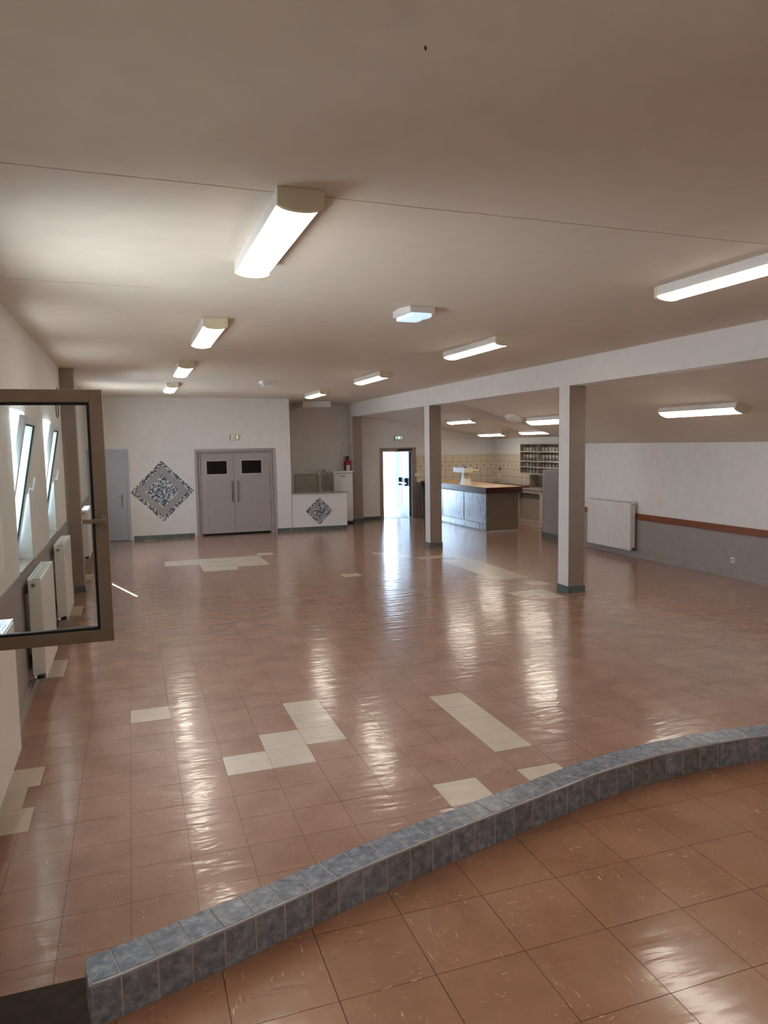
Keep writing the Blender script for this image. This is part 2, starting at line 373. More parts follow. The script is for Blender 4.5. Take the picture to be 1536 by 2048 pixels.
for i in range(-6, 15):
    for j in range(-21, 3):
        x0 = SX + i * T; y0 = SY + j * T; x1 = x0 + T; x0 = max(x0, -.165)
        if x1 <= x0 + .01 or x0 > 5.6: continue
        poly = [Vector((x0, y0)), Vector((x1, y0)), Vector((x1, y0 + T)), Vector((x0, y0 + T))]
        if all(v.y > crv_y(v.x) + .02 for v in poly): continue
        if any(v.y > crv_y(v.x) - .02 for v in poly):
            xm = (x0 + x1) / 2; yl, yr = crv_y(x0), crv_y(min(x1, 5.69))
            if yr < -8: continue
            d = Vector((x1 - x0, yr - yl)).normalized(); n = Vector((-d.y, d.x)); a = Vector((xm, max(crv_y(xm), (yl + yr) / 2))) + n * .02
            poly = clip(poly, a, n)
        if len(poly) < 3: continue
        g = .0012; cx = sum((v for v in poly), Vector((0, 0))) / len(poly)
        poly = [v + Vector((g if v.x < cx.x else -g, g if v.y < cx.y else -g)) for v in poly]
        pr = project(cx.x, cx.y, HS); inv = pr and -200 < pr[0] < 1750 and pr[1] < 2350
        tx, ty = random.uniform(-.0015, .0015), random.uniform(-.0015, .0015)
        bmx = bmesh.new() if inv else rests
        org = Vector((x0, y0)) if inv else Vector((0, 0))
        top = [bmx.verts.new((v.x - org.x, v.y - org.y, (0 if inv else HS) + tx * (v.x - cx.x) + ty * (v.y - cx.y))) for v in poly]
        bot = [bmx.verts.new((v.x - org.x, v.y - org.y, (0 if inv else HS) - .006)) for v in poly]
        bmx.faces.new(top); m = len(poly)
        for k in range(m): bmx.faces.new((bot[k], bot[(k + 1) % m], top[(k + 1) % m], top[k]))
        if inv:
            o = obj('tile', bmx, BROWN_S, stage); o.location = (x0, y0, HS)
obj('tile_field', rests, BROWN_S, stage, kind='stuff')
# ---- kerb of blue tiles
kerb = thing('kerb', 'curved low kerb of blue marbled tiles along the front edge of the stage', 'kerb', (0, 0, 0), kind='thing')
def quadblock(P, name, mat, parent):  # P: 8 points bottom4 top4
    bm = bmesh.new(); vs = [bm.verts.new(p) for p in P]
    for f in ((0, 3, 2, 1), (4, 5, 6, 7), (0, 1, 5, 4), (1, 2, 6, 5), (2, 3, 7, 6), (3, 0, 4, 7)): bm.faces.new([vs[i] for i in f])
    return obj(name, bm, mat, parent, .0015)
def P3(p, n, off, z): q = p + n * off; return Vector((q.x, q.y, z))
total = ARC[-1]; cuts = [0, .078]; 
while cuts[-1] + .103 < total: cuts.append(cuts[-1] + .103)
# core
bm = bmesh.new(); prev = None; zc0, zc1 = HS - .003, HS + KH - .0022
for s in cuts:
    p, n = at_arc(s); ring = [bm.verts.new(P3(p, n, o_, z)) for o_, z in ((.0012, zc0), (KW - .0012, zc0), (KW - .0012, zc1), (.0012, zc1))]
    if prev:
        for k in range(4): bm.faces.new((prev[k], prev[(k + 1) % 4], ring[(k + 1) % 4], ring[k]))
    else: bm.faces.new(ring)
    prev = ring
bm.faces.new(prev[::-1]); obj('mortar', bm, GROUT, kerb)
for k, (s0, s1) in enumerate(zip(cuts, cuts[1:])):
    g = .0028; (p0, n0), (p1, n1) = at_arc(s0 + g), at_arc(s1 - g)
    z1 = HS + KH; jz = random.uniform(-.001, .001)
    stained = k in (7, 10, 11, 16, 23, 24, 26, 27)
    quadblock([P3(p0, n0, .010, z1 - .008), P3(p1, n1, .010, z1 - .008), P3(p1, n1, KW, z1 - .008), P3(p0, n0, KW, z1 - .008),
               P3(p0, n0, .010, z1 + jz), P3(p1, n1, .010, z1 + jz), P3(p1, n1, KW, z1 + jz), P3(p0, n0, KW, z1 + jz)], 'tile', BLUET, kerb)
    quadblock([P3(p0, n0, 0, HS), P3(p1, n1, 0, HS), P3(p1, n1, .007, HS), P3(p0, n0, .007, HS),
               P3(p0, n0, 0, z1 - .007), P3(p1, n1, 0, z1 - .007), P3(p1, n1, .007, z1 - .007), P3(p0, n0, .007, z1 - .007)], 'tile', BLUET2 if stained else BLUET, kerb)
bm = bmesh.new(); tube(bm, [P3(*at_arc(s), .005, HS + KH - .003) for s in [x * .04 for x in range(int(total / .04))]], .0045, 6)
obj('edging', bm, NOSE, kerb, label='white edging strip')
p0, n0 = at_arc(0); d0 = Vector((n0.y, -n0.x))
quadblock([P3(p0 - d0 * .007, n0, 0, HS), P3(p0, n0, 0, HS), P3(p0, n0, KW, HS), P3(p0 - d0 * .007, n0, KW, HS),
           P3(p0 - d0 * .007, n0, 0, HS + KH - .004), P3(p0, n0, 0, HS + KH - .004), P3(p0, n0, KW, HS + KH - .004), P3(p0 - d0 * .007, n0, KW, HS + KH - .004)], 'tile', BLUET, kerb)
bm = bmesh.new(); prism(bm, [(p.x, p.y + KW + .003) for p in CRV[::6] if p.x < 5.4] + [(p.x, p.y + KW - .006) for p in CRV[::-6] if p.x < 5.4], .001, HS - .01)
# stage riser hidden behind the kerb is the stage body itself
bm.free()
# ---- steps at the left end of the stage
B('step', (XL + .047, -.168, 1.9, 2.66, .001, .285), CARPET, None, .008)
tag(bpy.data.objects['step'], 'dark carpeted step between the left wall and the end of the blue kerb', 'step')
s2 = B('step', (XL + .047, -.168, YR, 1.897, .001, .565), CARPET); tag(s2, 'upper carpeted landing behind the dark step', 'step')
# ---- walls
WO = .28   # outer wall thickness
WY = [(-3.04, -2.06), (-.58, .40), (1.87, 2.85), (4.32, 5.30), (6.82, 7.72), (9.29, 10.15), (12.2, 13.0), (14.12, 15.10)]  # openings beside the stage are added out of view to bring in daylight
WZ0, WZ1 = 1.10, 2.50
bm = bmesh.new(); y = YR - .2
for a, b in WY:
    box(bm, XL - WO, XL, y, a, -.1, ZW); box(bm, XL - WO, XL, a, b, -.1, WZ0); box(bm, XL - WO, XL, a, b, WZ1, ZW); y = b
box(bm, XL - WO, XL, y, YB + .3, -.1, ZW)
wl = obj('wall_left', bm, WALL); tag(wl, 'long white wall with tilted windows above grey radiators', 'wall', kind='structure')
ys = YR
dd = []
B('dado', [(XL, XL + .012, YR, YB, .0, 1.095)], DADO, wl, .002, label='grey painted lower wall')
bl = B('baseboard_left', [(XL + .0, XL + .045, YR, YB, 0, .10), (XL + .0, XL + .028, YR, YB, .10, .125)], DADO, None, .004)
tag(bl, 'grey boxed skirting along the window wall', 'baseboard', kind='structure')
# back wall with two door openings
D1 = (-.93, -.05, 2.12); D2 = (1.44, 3.37, 2.09)
bm = bmesh.new()
for r in ((D1[1], D2[0], 0, ZW), (D2[1], 3.75, 0, ZW), (D1[0], D1[1], D1[2], ZW), (D2[0], D2[1], D2[2], ZW)): box(bm, r[0], r[1], YB, YB + .22, r[2] - (.05 if r[2] == 0 else 0), r[3])
box(bm, 3.53, 3.75, YB + .22, YF, -.05, ZW)
wb = obj('wall_back', bm, WALL); tag(wb, 'white end wall around the grey double door', 'wall', kind='structure')
# far wall (alcove, exit, kitchen)
D3 = (6.67, 7.71, 2.03)
bm = bmesh.new()
for r in ((3.53, D3[0], -.05, ZW), (D3[1], XK + .2, -.05, ZW), (D3[0], D3[1], D3[2], ZW)): box(bm, r[0], r[1], YF, YF + .2, r[2], r[3])
wf = obj('wall_far', bm, WALL); tag(wf, 'far cream wall behind the exit door and kitchen', 'wall', kind='structure')
wr = B('wall_right', [(XR, XR + .18, YR, YC, -.05, 2.6), (XR + .18, XK + .2, YC - .18, YC, -.05, 2.9)], WALL); tag(wr, 'white side wall above a brown wooden rail', 'wall', kind='structure')
B('dado', (XR - .010, XR, YR, YC, 0, .70), DADO, wr, .002, label='grey painted lower wall')
for yy in (8.45, 9.85): B('panel_joint', (XR - .0125, XR - .009, yy, yy + .006, .12, .70), GROUT, wr)
tr = B('trim_1', (XR - .028, XR, YR, 12.95, .70, .81), RAIL, None, .004); tag(tr, 'red-brown wooden rail along the side wall', 'rail', kind='structure')
br = B('baseboard_right', [(XR - .045, XR, YR, YC, 0, .10), (XR - .03, XR, YR, YC, .10, .125)], DADO, None, .004); tag(br, 'grey boxed skirting along the side wall', 'baseboard', kind='structure')
wk = B('wall_kitchen', (XK, XK + .2, YC, YF, -.05, 2.9), WALL); tag(wk, 'kitchen side wall behind the rack of glasses', 'wall', kind='structure')
we = B('wall_rear', (XL - WO, XR + .2, YR - .2, YR, -.1, ZW), WALL); tag(we, 'white wall at the rear of the stage', 'wall', kind='structure')
# ---- ceilings
bm = bmesh.new(); prism(bm, [(XL - WO, zceil(XL - WO)), (XP + .02, zceil(XP + .02)), (XP + .02, 3.6), (XL - WO, 3.6)], YR - .2, YF + .2, 'y')
ce = obj('ceiling', bm, CEIL); tag(ce, 'flat off-white plaster ceiling of the hall', 'ceiling', kind='structure')
SEAM = paint('hairline_crack', srgb(190, 166, 148), .8, .1, 0)
def seam(y0, x0, x1, w_=.0022, wob=.01):
    bm = bmesh.new(); n = 40; L = []
    for k in range(n + 1):
        x = x0 + (x1 - x0) * k / n; yy = y0 + random.uniform(-wob, wob) * .4; z = zceil(x) - .0015
        L.append((bm.verts.new((x, yy, z)), bm.verts.new((x, yy + w_, z)), bm.verts.new((x, yy + w_, z + .002)), bm.verts.new((x, yy, z + .002))))
    for a, b in zip(L, L[1:]):
        for k in range(4): bm.faces.new((a[k], a[(k + 1) % 4], b[(k + 1) % 4], b[k]))
    bm.faces.new(L[0]); bm.faces.new(L[-1][::-1]); obj('seam', bm, SEAM, ce)
seam(3.45, XL, 5.7); seam(5.72, XL, .2, .0015)
bm = bmesh.new(); xa = XP + PW
prism(bm, [(xa - .03, zhall(xa - .03)), (XR + .18, zhall(XR + .18)), (XR + .18, 3.6), (xa - .03, 3.6)], YR - .2, YC, 'y')
prism(bm, [(xa - .03, zkit(xa - .03)), (XK + .2, zkit(XK + .2)), (XK + .2, 3.6), (xa - .03, 3.6)], YC, YF + .2, 'y')
c2 = obj('ceiling_sloped', bm, CEIL); tag(c2, 'sloping off-white ceiling over the side aisle and kitchen', 'ceiling', kind='structure')
# ---- beam and pillars
be = B('beam', (XP, XP + PW, YR, YF, ZB, 3.5), WALL, None, .004); tag(be, 'deep white ceiling beam carried by the pillars', 'beam', kind='structure')
def pillar(y0, label, plinth=True, hx=PW, x=XP, d=PD):
    t = thing('pillar', label, 'pillar', (x, y0, 0), kind='structure')
    B('shaft', (.004, hx, .004, d, 0, ZB), WALL, t)
    B('front_face', (.003, hx - .002, .0, .006, .10, ZB - .002), TAUPE, t, label='taupe painted face')
    B('back_face', (.003, hx - .002, d - .003, d + .003, .10, ZB - .002), TAUPE, t)
    if plinth:
        B('plinth_tile', (-.010, hx + .010, -.012, .0, 0, .10), PLINTH, t, .002)
        B('plinth_tile', (-.012, .003, .002, d + .01, 0, .10), PLINTH, t, .002)
        B('plinth_tile', (hx, hx + .012, .002, d + .01, 0, .10), PLINTH, t, .002)
    return t
pillar(8.796, 'square pillar nearest the stage, white side and taupe front')
pillar(13.83, 'square pillar in front of the bar counter')
pillar(19.25, 'square pillar between the white refrigerator and the open exit door', hx=PW, d=.415)
pl = thing('pillar', 'taupe pilaster against the window wall', 'pillar', (XL, 11.75, 0), kind='structure')
B('shaft', (0, .195, 0, .3, 0, zceil(XL) + .02), TAUPE, pl); B('plinth_tile', (0, .205, -.012, 0, 0, .10), PLINTH, pl, .002); B('plinth_tile', (.195, .207, 0, .3, 0, .10), PLINTH, pl, .002)
# ---- baseboard tiles on the back wall
bb = thing('baseboard_back', 'green-grey tiled skirting of the end wall', 'baseboard', (0, YB, 0), kind='structure')
def plinth_run(x0, x1, y, par, h=.095):
    x = x0
    while x < x1 - .01:
        e = min(x + .30, x1); B('tile', (x + .002, e - .002, y - .012, y - .001, 0, h + random.uniform(-.001, .001)), PLINTH, par, .0015); x = e
plinth_run(.0, D2[0] - .06, 0, bb); plinth_run(D2[1] + .0, 3.745, 0, bb)
bf = thing('baseboard_far', 'dark tiled skirting of the far wall', 'baseboard', (0, YF, 0), kind='structure')
plinth_run(3.76, 5.15, 0, bf); plinth_run(6.04, D3[0] - .0, 0, bf)
# ================================================================== WINDOWS
def frame_bars(bm, x0, x1, z0, z1, wd, y0, y1, M=None):
    box(bm, x0, x0 + wd, y0, y1, z0, z1, M); box(bm, x1 - wd, x1, y0, y1, z0, z1, M)
    box(bm, x0 + wd, x1 - wd, y0, y1, z0, z0 + wd, M); box(bm, x0 + wd, x1 - wd, y0, y1, z1 - wd, z1, M)
def sash(parent, w_, h_, M, mat, pane, handle_x, wd=.068, th=.05, thing_handle_mat=None, lever=-.11):
    bm = bmesh.new(); frame_bars(bm, 0, w_, 0, h_, wd, -th / 2, th / 2, M); s = obj('sash', bm, mat, parent, .003)
    bm = bmesh.new(); frame_bars(bm, wd - .002, w_ - wd + .002, wd - .002, h_ - wd + .002, .016, -.016, .016, M); obj('bead', bm, GASK, s)
    bm = bmesh.new(); box(bm, wd + .008, w_ - wd - .008, -.003, .003, wd + .008, h_ - wd - .008, M); obj('pane', bm, pane, s)
    bm = bmesh.new(); hz = h_ * .5; mm = thing_handle_mat or mat
    box(bm, handle_x - .014, handle_x + .014, -th / 2 - .012, -th / 2, hz - .055, hz + .045, M)
    box(bm, handle_x - .012, handle_x + .012, -th / 2 - .045, -th / 2 - .012, hz - .012, hz + .012, M)
    if lever < 0: box(bm, handle_x + lever, handle_x + .012, -th / 2 - .058, -th / 2 - .040, hz - .026, hz - .004, M)
    else: box(bm, handle_x - .010, handle_x + .010, -th / 2 - .058, -th / 2 - .040, hz - .012, hz + lever, M)
    obj('handle', bm, mm, s, .003); return s
wlab = {3: 'open casement window nearest the stage, its beige leaf swung into the hall', 4: 'tilted window beside the open casement leaf, above a radiator', 5: 'tilted window next to the taupe pilaster', 7: 'sunlit window beyond the taupe pilaster'}
for k, (a, b) in enumerate(WY):
    t = thing('window_%d' % (k + 1), wlab.get(k, 'unseen white framed window added beside the stage for daylight' if k < 3 else 'window hidden by the pilaster'), 'window', (0, 0, 0), kind='structure')
    xo = XL - .20
    if k not in (3,):
        mats = PVC
    else: mats = ALU
    bm = bmesh.new(); MY = Matrix(((0, 1, 0, xo - .03), (1, 0, 0, a), (0, 0, 1, WZ0), (0, 0, 0, 1)))
    frame_bars(bm, 0, b - a, 0, WZ1 - WZ0, .04, 0, .06, MY); obj('frame', bm, mats, t, .003)
    B('sill', (XL - .20, XL + .012, a + .001, b - .001, WZ0 - .02, WZ0 + .012), DADO, t, .003)
    W_, H_ = b - a - .06, WZ1 - WZ0 - .07
    if k == 3:      # casement opened into the room, hinged on its near jamb
        Y0 = 4.20; hx = XL - .08; zs_ = -.018; ang = math.radians(1.5)
        M = Matrix.Translation((hx, Y0, WZ0 + .03 + zs_)) @ Matrix.Rotation(-ang, 4, 'Z')
        s = sash(t, .12 - XL - .12 + .08 - .125, 1.345, M, ALU, GLASS, (.12 - XL - .12 + .08 - .125) - .022, .066, .05, ALU, -.105)
        s['label'] = 'beige metal casement leaf with clear glass'
    elif k in (4, 5):     # tilted inwards from the bottom
        tl = math.radians(10.5)
        M = Matrix.Translation((xo + .05, a + .03, WZ0 + .035)) @ Matrix.Rotation(tl, 4, 'Y') @ Matrix(((0, -1, 0, 0), (1, 0, 0, 0), (0, 0, 1, 0), (0, 0, 0, 1)))
        sash(t, W_, H_, M, PVC, FROST, W_ - .03, .07, .05, PVC, .11)
    elif k == 7: pass
    else:
        M = Matrix.Translation((xo + .03, a + .03, WZ0 + .035)) @ Matrix(((0, -1, 0, 0), (1, 0, 0, 0), (0, 0, 1, 0), (0, 0, 0, 1)))
        sash(t, W_, H_, M, PVC, OPAL if k < 3 else GLASS, W_ - .03, .07, .05, PVC, .11)  # opal panes on the added stage windows soften daylight and stop the sun
# ================================================================== DOORS
d1 = thing('door_1', 'narrow blue-grey single door in the left corner of the end wall', 'door', (0, YB, 0), kind='structure')
B('frame', [(-.11, -.045, -.015, .06, 0, 2.125), (-.93, -.11, -.015, .06, 2.055, 2.125), (-.928, -.90, -.015, .06, 0, 2.055)], DOORB, d1, .003)
lf = B('leaf', (-.898, -.113, .012, .052, .012, 2.052), DOORB, d1, .003)
B('handle_plate', (-.235, -.205, .004, .012, .86, 1.08), CHROME, lf, .002); Tb('handle', [(-.22, .01, 1.03), (-.22, -.04, 1.03), (-.33, -.045, 1.03)], .008, CHROME, lf)
B('lock_plate', (-.24, -.20, .004, .012, .80, .85), CHROME, lf, .002)
d2 = thing('door_2', 'grey double swing door with two small dark windows', 'door', (0, YB, 0), kind='structure')
B('frame', [(1.44, 1.50, -.02, .2, 0, 2.09), (3.31, 3.37, -.02, .2, 0, 2.09), (1.50, 3.31, -.02, .2, 2.03, 2.09)], DOORG, d2, .003)
B('inner_frame', [(1.50, 1.575, .05, .2, 0, 2.03), (3.24, 3.31, .05, .2, 0, 2.03), (1.575, 3.24, .05, .2, 1.985, 2.03)], DOORG, d2, .003)
B('gap_shade_sheet', (1.50, 3.31, .20, .215, 0, 2.05), BLACK, d2)  # black sheet behind the leaves, colours the shaded gaps dark
for side, (x0, x1, wx0, wx1, hx) in enumerate(((1.58, 2.352, 1.71, 2.21, 2.305), (2.358, 3.235, 2.54, 3.045, 2.445))):
    bm = bmesh.new(); zz = (1.47, 1.81)
    for r in ((x0, wx0, .045, 1.98), (wx1, x1, .045, 1.98), (wx0, wx1, .045, zz[0]), (wx0, wx1, zz[1], 1.98)): box(bm, r[0], r[1], .075, .12, r[2], r[3])
    lf = obj('leaf', bm, DOORG, d2, .002)
    bm = bmesh.new(); frame_bars(bm, wx0 - .012, wx1 + .012, zz[0] - .012, zz[1] + .012, .026, .066, .08); obj('window_frame', bm, RACKW, lf, .002)
    B('pane', (wx0, wx1, .090, .098, *zz), DARKG, lf)
    Tb('handle', [(hx, .075, .84), (hx, .03, .84), (hx, .03, .80), (hx, .03, 1.31), (hx, .03, 1.27), (hx, .075, 1.27)], .014, CHROME, lf)
    hxx = x0 - .002 if side == 0 else x1 + .002
    for z in (.12, 1.72): Tb('hinge', [(hxx, .068, z), (hxx, .068, z + .2)], .012, DOORG, lf)
d3 = thing('door_3', 'open white exit door with black panic bar at the far wall', 'door', (0, YF, 0), kind='structure')
B('frame', [(D3[0], 6.77, -.02, .12, 0, 2.03), (7.645, D3[1] + .06, -.02, .12, 0, 2.03), (6.77, 7.645, -.02, .12, 1.915, 2.03)], TAUPE, d3, .004)
B('closer', (7.20, 7.64, -.05, -.02, 1.94, 1.99), BLACK, d3, .004)
M = Matrix.Translation((7.635, .08, .012)) @ Matrix.Rotation(math.radians(88), 4, 'Z')
def Bm(name, d, mat, par, M, bv=0):
    bm = bmesh.new(); box(bm, *d, M); return obj(name, bm, mat, par, bv)
lf = Bm('leaf', (0, .86, 0, .045, 0, 1.90), DOORB, d3, M, .003)
Bm('edge_seal', (0.0, .02, -.004, .05, 0, 1.90), BLACK, lf, M); Bm('glazing_strip', (.70, .74, .045, .05, .30, 1.75), DADO, lf, M)
Bm('panic_bar', (.06, .82, .10, .13, .96, 1.0), CHROME, lf, M, .004)
for x in (.14, .70): Bm('panic_lever', (x, x + .07, .045, .135, .90, 1.13), BLACK, lf, M, .01)
# exterior beyond the exit
bt = B('sun_blocker', [(XL - WO - .45, XL - WO, 5.42, 5.75, -.3, 3.2), (XL - WO - .45, XL - WO, 2.97, 3.3, -.3, 3.2)], WALL); tag(bt, 'added unseen blocks outside the windows that keep the sun off the step', 'sun_blocker', kind='structure')  # added out of view to stop grazing sun through the near windows
g = B('ground', [(-30, 40, YF + .2, 60, -.12, -.02), (-40, XL - WO, -30, YF + .2, -.5, -.3)], OUTG); tag(g, 'pale paved ground outside the building', 'ground', kind='structure')
ow = B('wall_outside', (8.30, 8.5, 22.9, 27, -.02, 3.4), WHT); tag(ow, 'bright white wall seen through the open exit', 'wall', kind='structure')
bm = bmesh.new(); prism(bm, [(8.5, 23.85), (10.2, 22.95), (10.3, 23.1), (8.5, 24.1)], -.02, 3.4); ol = obj('wall_lilac', bm, LILAC); tag(ol, 'pale lilac wall outside the exit door', 'wall', kind='structure')
cn = B('exit_shade_box', [(5.6, 9.8, YF + .2, 22.8, 2.5, 2.62), (5.6, 5.7, YF + .2, 22.8, -.02, 2.5), (9.7, 9.8, YF + .2, 22.8, -.02, 2.5)], WHT); tag(cn, 'added unseen roof and side walls that shade the exit door leaf', 'exit_shade_box', kind='structure')  # added unseen roof and sides, cut the skylight on the door leaf
wbr = B('wall_leak_block', (XL - WO, 3.53, YB + .22, YB + .3, -.05, ZW), WALL); tag(wbr, 'slab added behind the end wall to stop light leaking round the doors', 'wall', kind='structure')  # added slab, stops sky light leaking round the doors
ob = B('wall_sun_block', (-12.0, 16.0, 29.5, 29.8, -.02, 9.0), WHT); tag(ob, 'tall white wall added beyond the exit to block the sun', 'wall', kind='structure')  # added tall wall, keeps the sun out of the exit doorway
# ================================================================== CEILING LIGHTS
def make_light(L=1.42, Wd=.215):
    t = thing('ceiling_light', '', 'ceiling light')
    hh = .085
    B('housing', [(-Wd / 2, Wd / 2, .03, L - .03, -.045, 0)], WHT, t, .004)
    for s in (-1, 1):
        pass
    side = [(-Wd / 2, -.045), (-Wd / 2 + .004, -.068), (Wd / 2 - .004, -.068), (Wd / 2, -.045)]
    bm = bmesh.new(); prism(bm, side, .03, L - .03, 'y'); obj('side_rail', bm, WHT, t)
    n = 12; arc = [(Wd * .46 * -math.cos(PI * k / n), -.066 - .034 * math.sin(PI * k / n)) for k in range(n + 1)]
    bm = bmesh.new(); prism(bm, arc, .032, L - .032, 'y'); obj('diffuser', bm, DIFF, t)
    for (a, b) in ((0, .032), (L - .032, L)):
        cap = [(-Wd / 2 - .002, 0), (-Wd / 2 - .002, -.078)] + [(Wd * .47 * -math.cos(PI * k / n), -.078 - .024 * math.sin(PI * k / n)) for k in range(1, n)] + [(Wd / 2 + .002, -.078), (Wd / 2 + .002, 0)]
        bm = bmesh.new(); prism(bm, cap, a, b, 'y'); obj('end_cap', bm, CREAM, t, .003)
    return t
lp = make_light()
lights = [  # x centre, y start, kind, label
    (.785, 3.36, 0, 'long ceiling light nearest the stage in the row by the windows'),
    (.785, 6.86, 0, 'second ceiling light from the stage in the row by the windows'),
    (.785, 10.38, 0, 'third ceiling light from the stage in the row by the windows'),
    (.785, 13.80, 0, 'farthest ceiling light of the window row, close to the end wall'),
    (.785, -.15, 0, 'ceiling light over the stage by the windows'),
    (3.86, 3.20, 0, 'long ceiling light cut off by the picture edge, in the row beside the beam'),
    (3.86, 7.12, 0, 'ceiling light beside the beam, second from the stage'),
    (3.86, 10.98, 0, 'ceiling light beside the beam, third from the stage'),
    (3.86, 14.80, 0, 'ceiling light beside the alcove, farthest of the beam row'),
    (3.86, -.60, 0, 'ceiling light over the stage beside the beam'),
    (7.20, 7.18, 1, 'ceiling light on the sloping ceiling above the long wooden rail'),
    (7.20, 10.85, 1, 'ceiling light on the sloping ceiling, partly behind the nearest pillar'),
    (7.20, 3.2, 1, 'ceiling light on the sloping ceiling beside the stage'),
    (7.56, 15.35, 2, 'ceiling light over the front of the bar counter'),
    (9.38, 17.3, 2, 'ceiling light over the tiled kitchen corner'),
    (9.30, 14.85, 2, 'ceiling light above the rack of glasses')]
for k, (x, y, kd, lab) in enumerate(lights):
    o = lp if k == 0 else copy_tree(lp)
    z, r = (zceil(x), (3.262 - 3.326) / (XP - XL)) if kd == 0 else ((zhall(x), -.316) if kd == 1 else (zkit(x), -.162))
    o.location = (x, y, z - .001); o.rotation_euler = (0, -math.atan(r), 0); tag(o, lab, 'ceiling light', 'fluorescent ceiling lights')
def emergency(x, y, z, lab, tilt=0, rz=0, lit=False):
    t = thing('emergency_light', lab, 'emergency light', (x, y, z), rz); t.rotation_euler = (0, tilt, rz)
    bm = bmesh.new(); prism(bm, [(-.12, -.17), (.12, -.17), (.15, 0), (.12, .17), (-.12, .17), (-.15, 0)], -.055, 0); obj('housing', bm, WHT, t, .006)
    for s in (-.085, .085):
        bm = bmesh.new(); prism(bm, [(-.095, s - .07), (.095, s - .07), (.105, s), (.095, s + .07), (-.095, s + .07), (-.105, s)], -.085, -.055); obj('lens', bm, EMLENS if lit else WHT, t, .01)
    return t
emergency(2.36, 5.98, zceil(2.36), 'white emergency light with glowing blue lenses in the middle of the ceiling', rz=.1, lit=True)
emergency(2.38, 13.2, zceil(2.38), 'small white emergency light on the ceiling near the double door')
emergency(6.98, 12.5, zhall(6.98), 'small white emergency light on the sloping ceiling near the bar', tilt=math.atan(.316))
hk = Tb('ceiling_hook', [(.873, 2.094, zceil(.87)), (.873, 2.094, zceil(.87) - .006), (.876, 2.094, zceil(.87) - .010)], .0032, BLACK); tag(hk, 'tiny dark hook in the ceiling above the stage', 'hook')
# ================================================================== RADIATORS
def radiator(name_label, y0, L, x, face, z0=.17, h=.88, ribs=False, group=None):
    # built along +Y, front looking to +X, back against x=0
    t = thing('radiator', name_label, 'radiator', (x, y0, 0), 0 if face > 0 else PI, group)
    D0, D1_ = .035, .142
    B('rear_panel', (D0, D0 + .018, .005, L - .005, z0, z0 + h - .02), WHT, t, .003)
    bm = bmesh.new()
    if ribs:
        n = int(L / .045); yy = .012; w_ = (L - .024) / n
        for k in range(n):
            box(bm, D1_ - .020, D1_ - .010, yy + k * w_, yy + (k + 1) * w_, z0, z0 + h - .03); box(bm, D1_ - .010, D1_, yy + k * w_ + .010, yy + (k + 1) * w_ - .008, z0 + .025, z0 + h - .055)
    else: box(bm, D1_ - .016, D1_, .004, L - .004, z0, z0 + h - .02)
    obj('front_panel', bm, WHT, t, .002)
    for a in (0, L - .005): B('side_cover', (D0 + .003, D1_ - .004, a, a + .005, z0 + .01, z0 + h - .012), WHT, t, .002)
    g_ = [(D0, D0 + .008, 0, L, z0 + h - .014, z0 + h), (D1_ - .010, D1_ - .002, 0, L, z0 + h - .014, z0 + h)]
    n = int(L / .035)
    g_ += [(D0 + .008, D1_ - .010, k * L / n, k * L / n + .006, z0 + h - .004, z0 + h - .001) for k in range(n)] + [(D0 + .008, D1_ - .01, L - .01, L, z0 + h - .010, z0 + h - .002)]
    g_ += [(D0 + (D1_ - D0) * f, D0 + (D1_ - D0) * f + .004, 0.01, L - .01, z0 + h - .011, z0 + h - .003) for f in (.35, .62)]
    B('top_grille', g_, WHT, t)
    B('convector', (D0 + .02, D1_ - .018, .02, L - .02, z0 + .05, z0 + h - .03), DKMET, t)  # dark colour puts shade behind the holes of the top grille
    e = -.001 if face > 0 else L + .001; s_ = -1 if face > 0 else 1
    Tb('plug', [(.08, e, z0 + h - .055), (.08, e + s_ * .012, z0 + h - .055)], .018, CHROME, t, 14); Tb('plug_core', [(.08, e + s_ * .011, z0 + h - .055), (.08, e + s_ * .014, z0 + h - .055)], .010, DKMET, t, 10)
    Tb('valve', [(.08, e - s_ * .01, z0 + .03), (.08, e + s_ * .045, z0 + .03), (.02, e + s_ * .05, z0 + .03)], [.012, .016, .012], CHROME, t)
    Tb('valve_knob', [(.08, e + s_ * .045, z0 + .03), (.135, e + s_ * .06, z0 + .045)], [.018, .022], BLACK, t, 12)
    for a in (.12, L - .15): B('bracket', (-.004, D0, a, a + .03, z0 + .2, z0 + h - .15), WHT, t)
    return t
xr = XL + .018
radiator('white radiator at the picture edge, under the open casement window', 4.20, 1.05, xr, 1, group='radiators under the windows')
radiator('white panel radiator under the first tilted window, with its valve showing', 6.82, 1.03, xr, 1, group='radiators under the windows')
radiator('white panel radiator right before the taupe pilaster', 9.10, 1.02, xr, 1, group='radiators under the windows')
radiator('sunlit white radiator beyond the taupe pilaster', 14.05, 1.15, xr, 1, group='radiators under the windows')
radiator('ribbed white radiator hanging on the side wall under the wooden rail', 12.37, 1.33, XR - .016, -1, .13, .90, True)
def socket(x, y, z, face, lab, dark=False):
    t = thing('wall_socket', lab, 'socket', (x, y, z), {'-x': PI / 2, '-y': 0}[face] * -1)
    B('cover', (-.042, .042, -.012, 0, -.042, .042), BLACK if dark else WHT, t, .004)
    Tb('socket_well', [(0, -.0125, 0), (0, -.0135, 0)], .022, DADO, t, 14); Tb('pin', [(0, -.013, .010), (0, -.02, .010)], .003, CHROME, t, 6)
    for s in (-.009, .009): Tb('pin_hole', [(s, -.0134, -.004), (s, -.0142, -.004)], .003, BLACK, t, 6)
    return t
socket(XR - .010, 8.77, .285, '-x', 'white wall socket low on the grey part of the side wall')
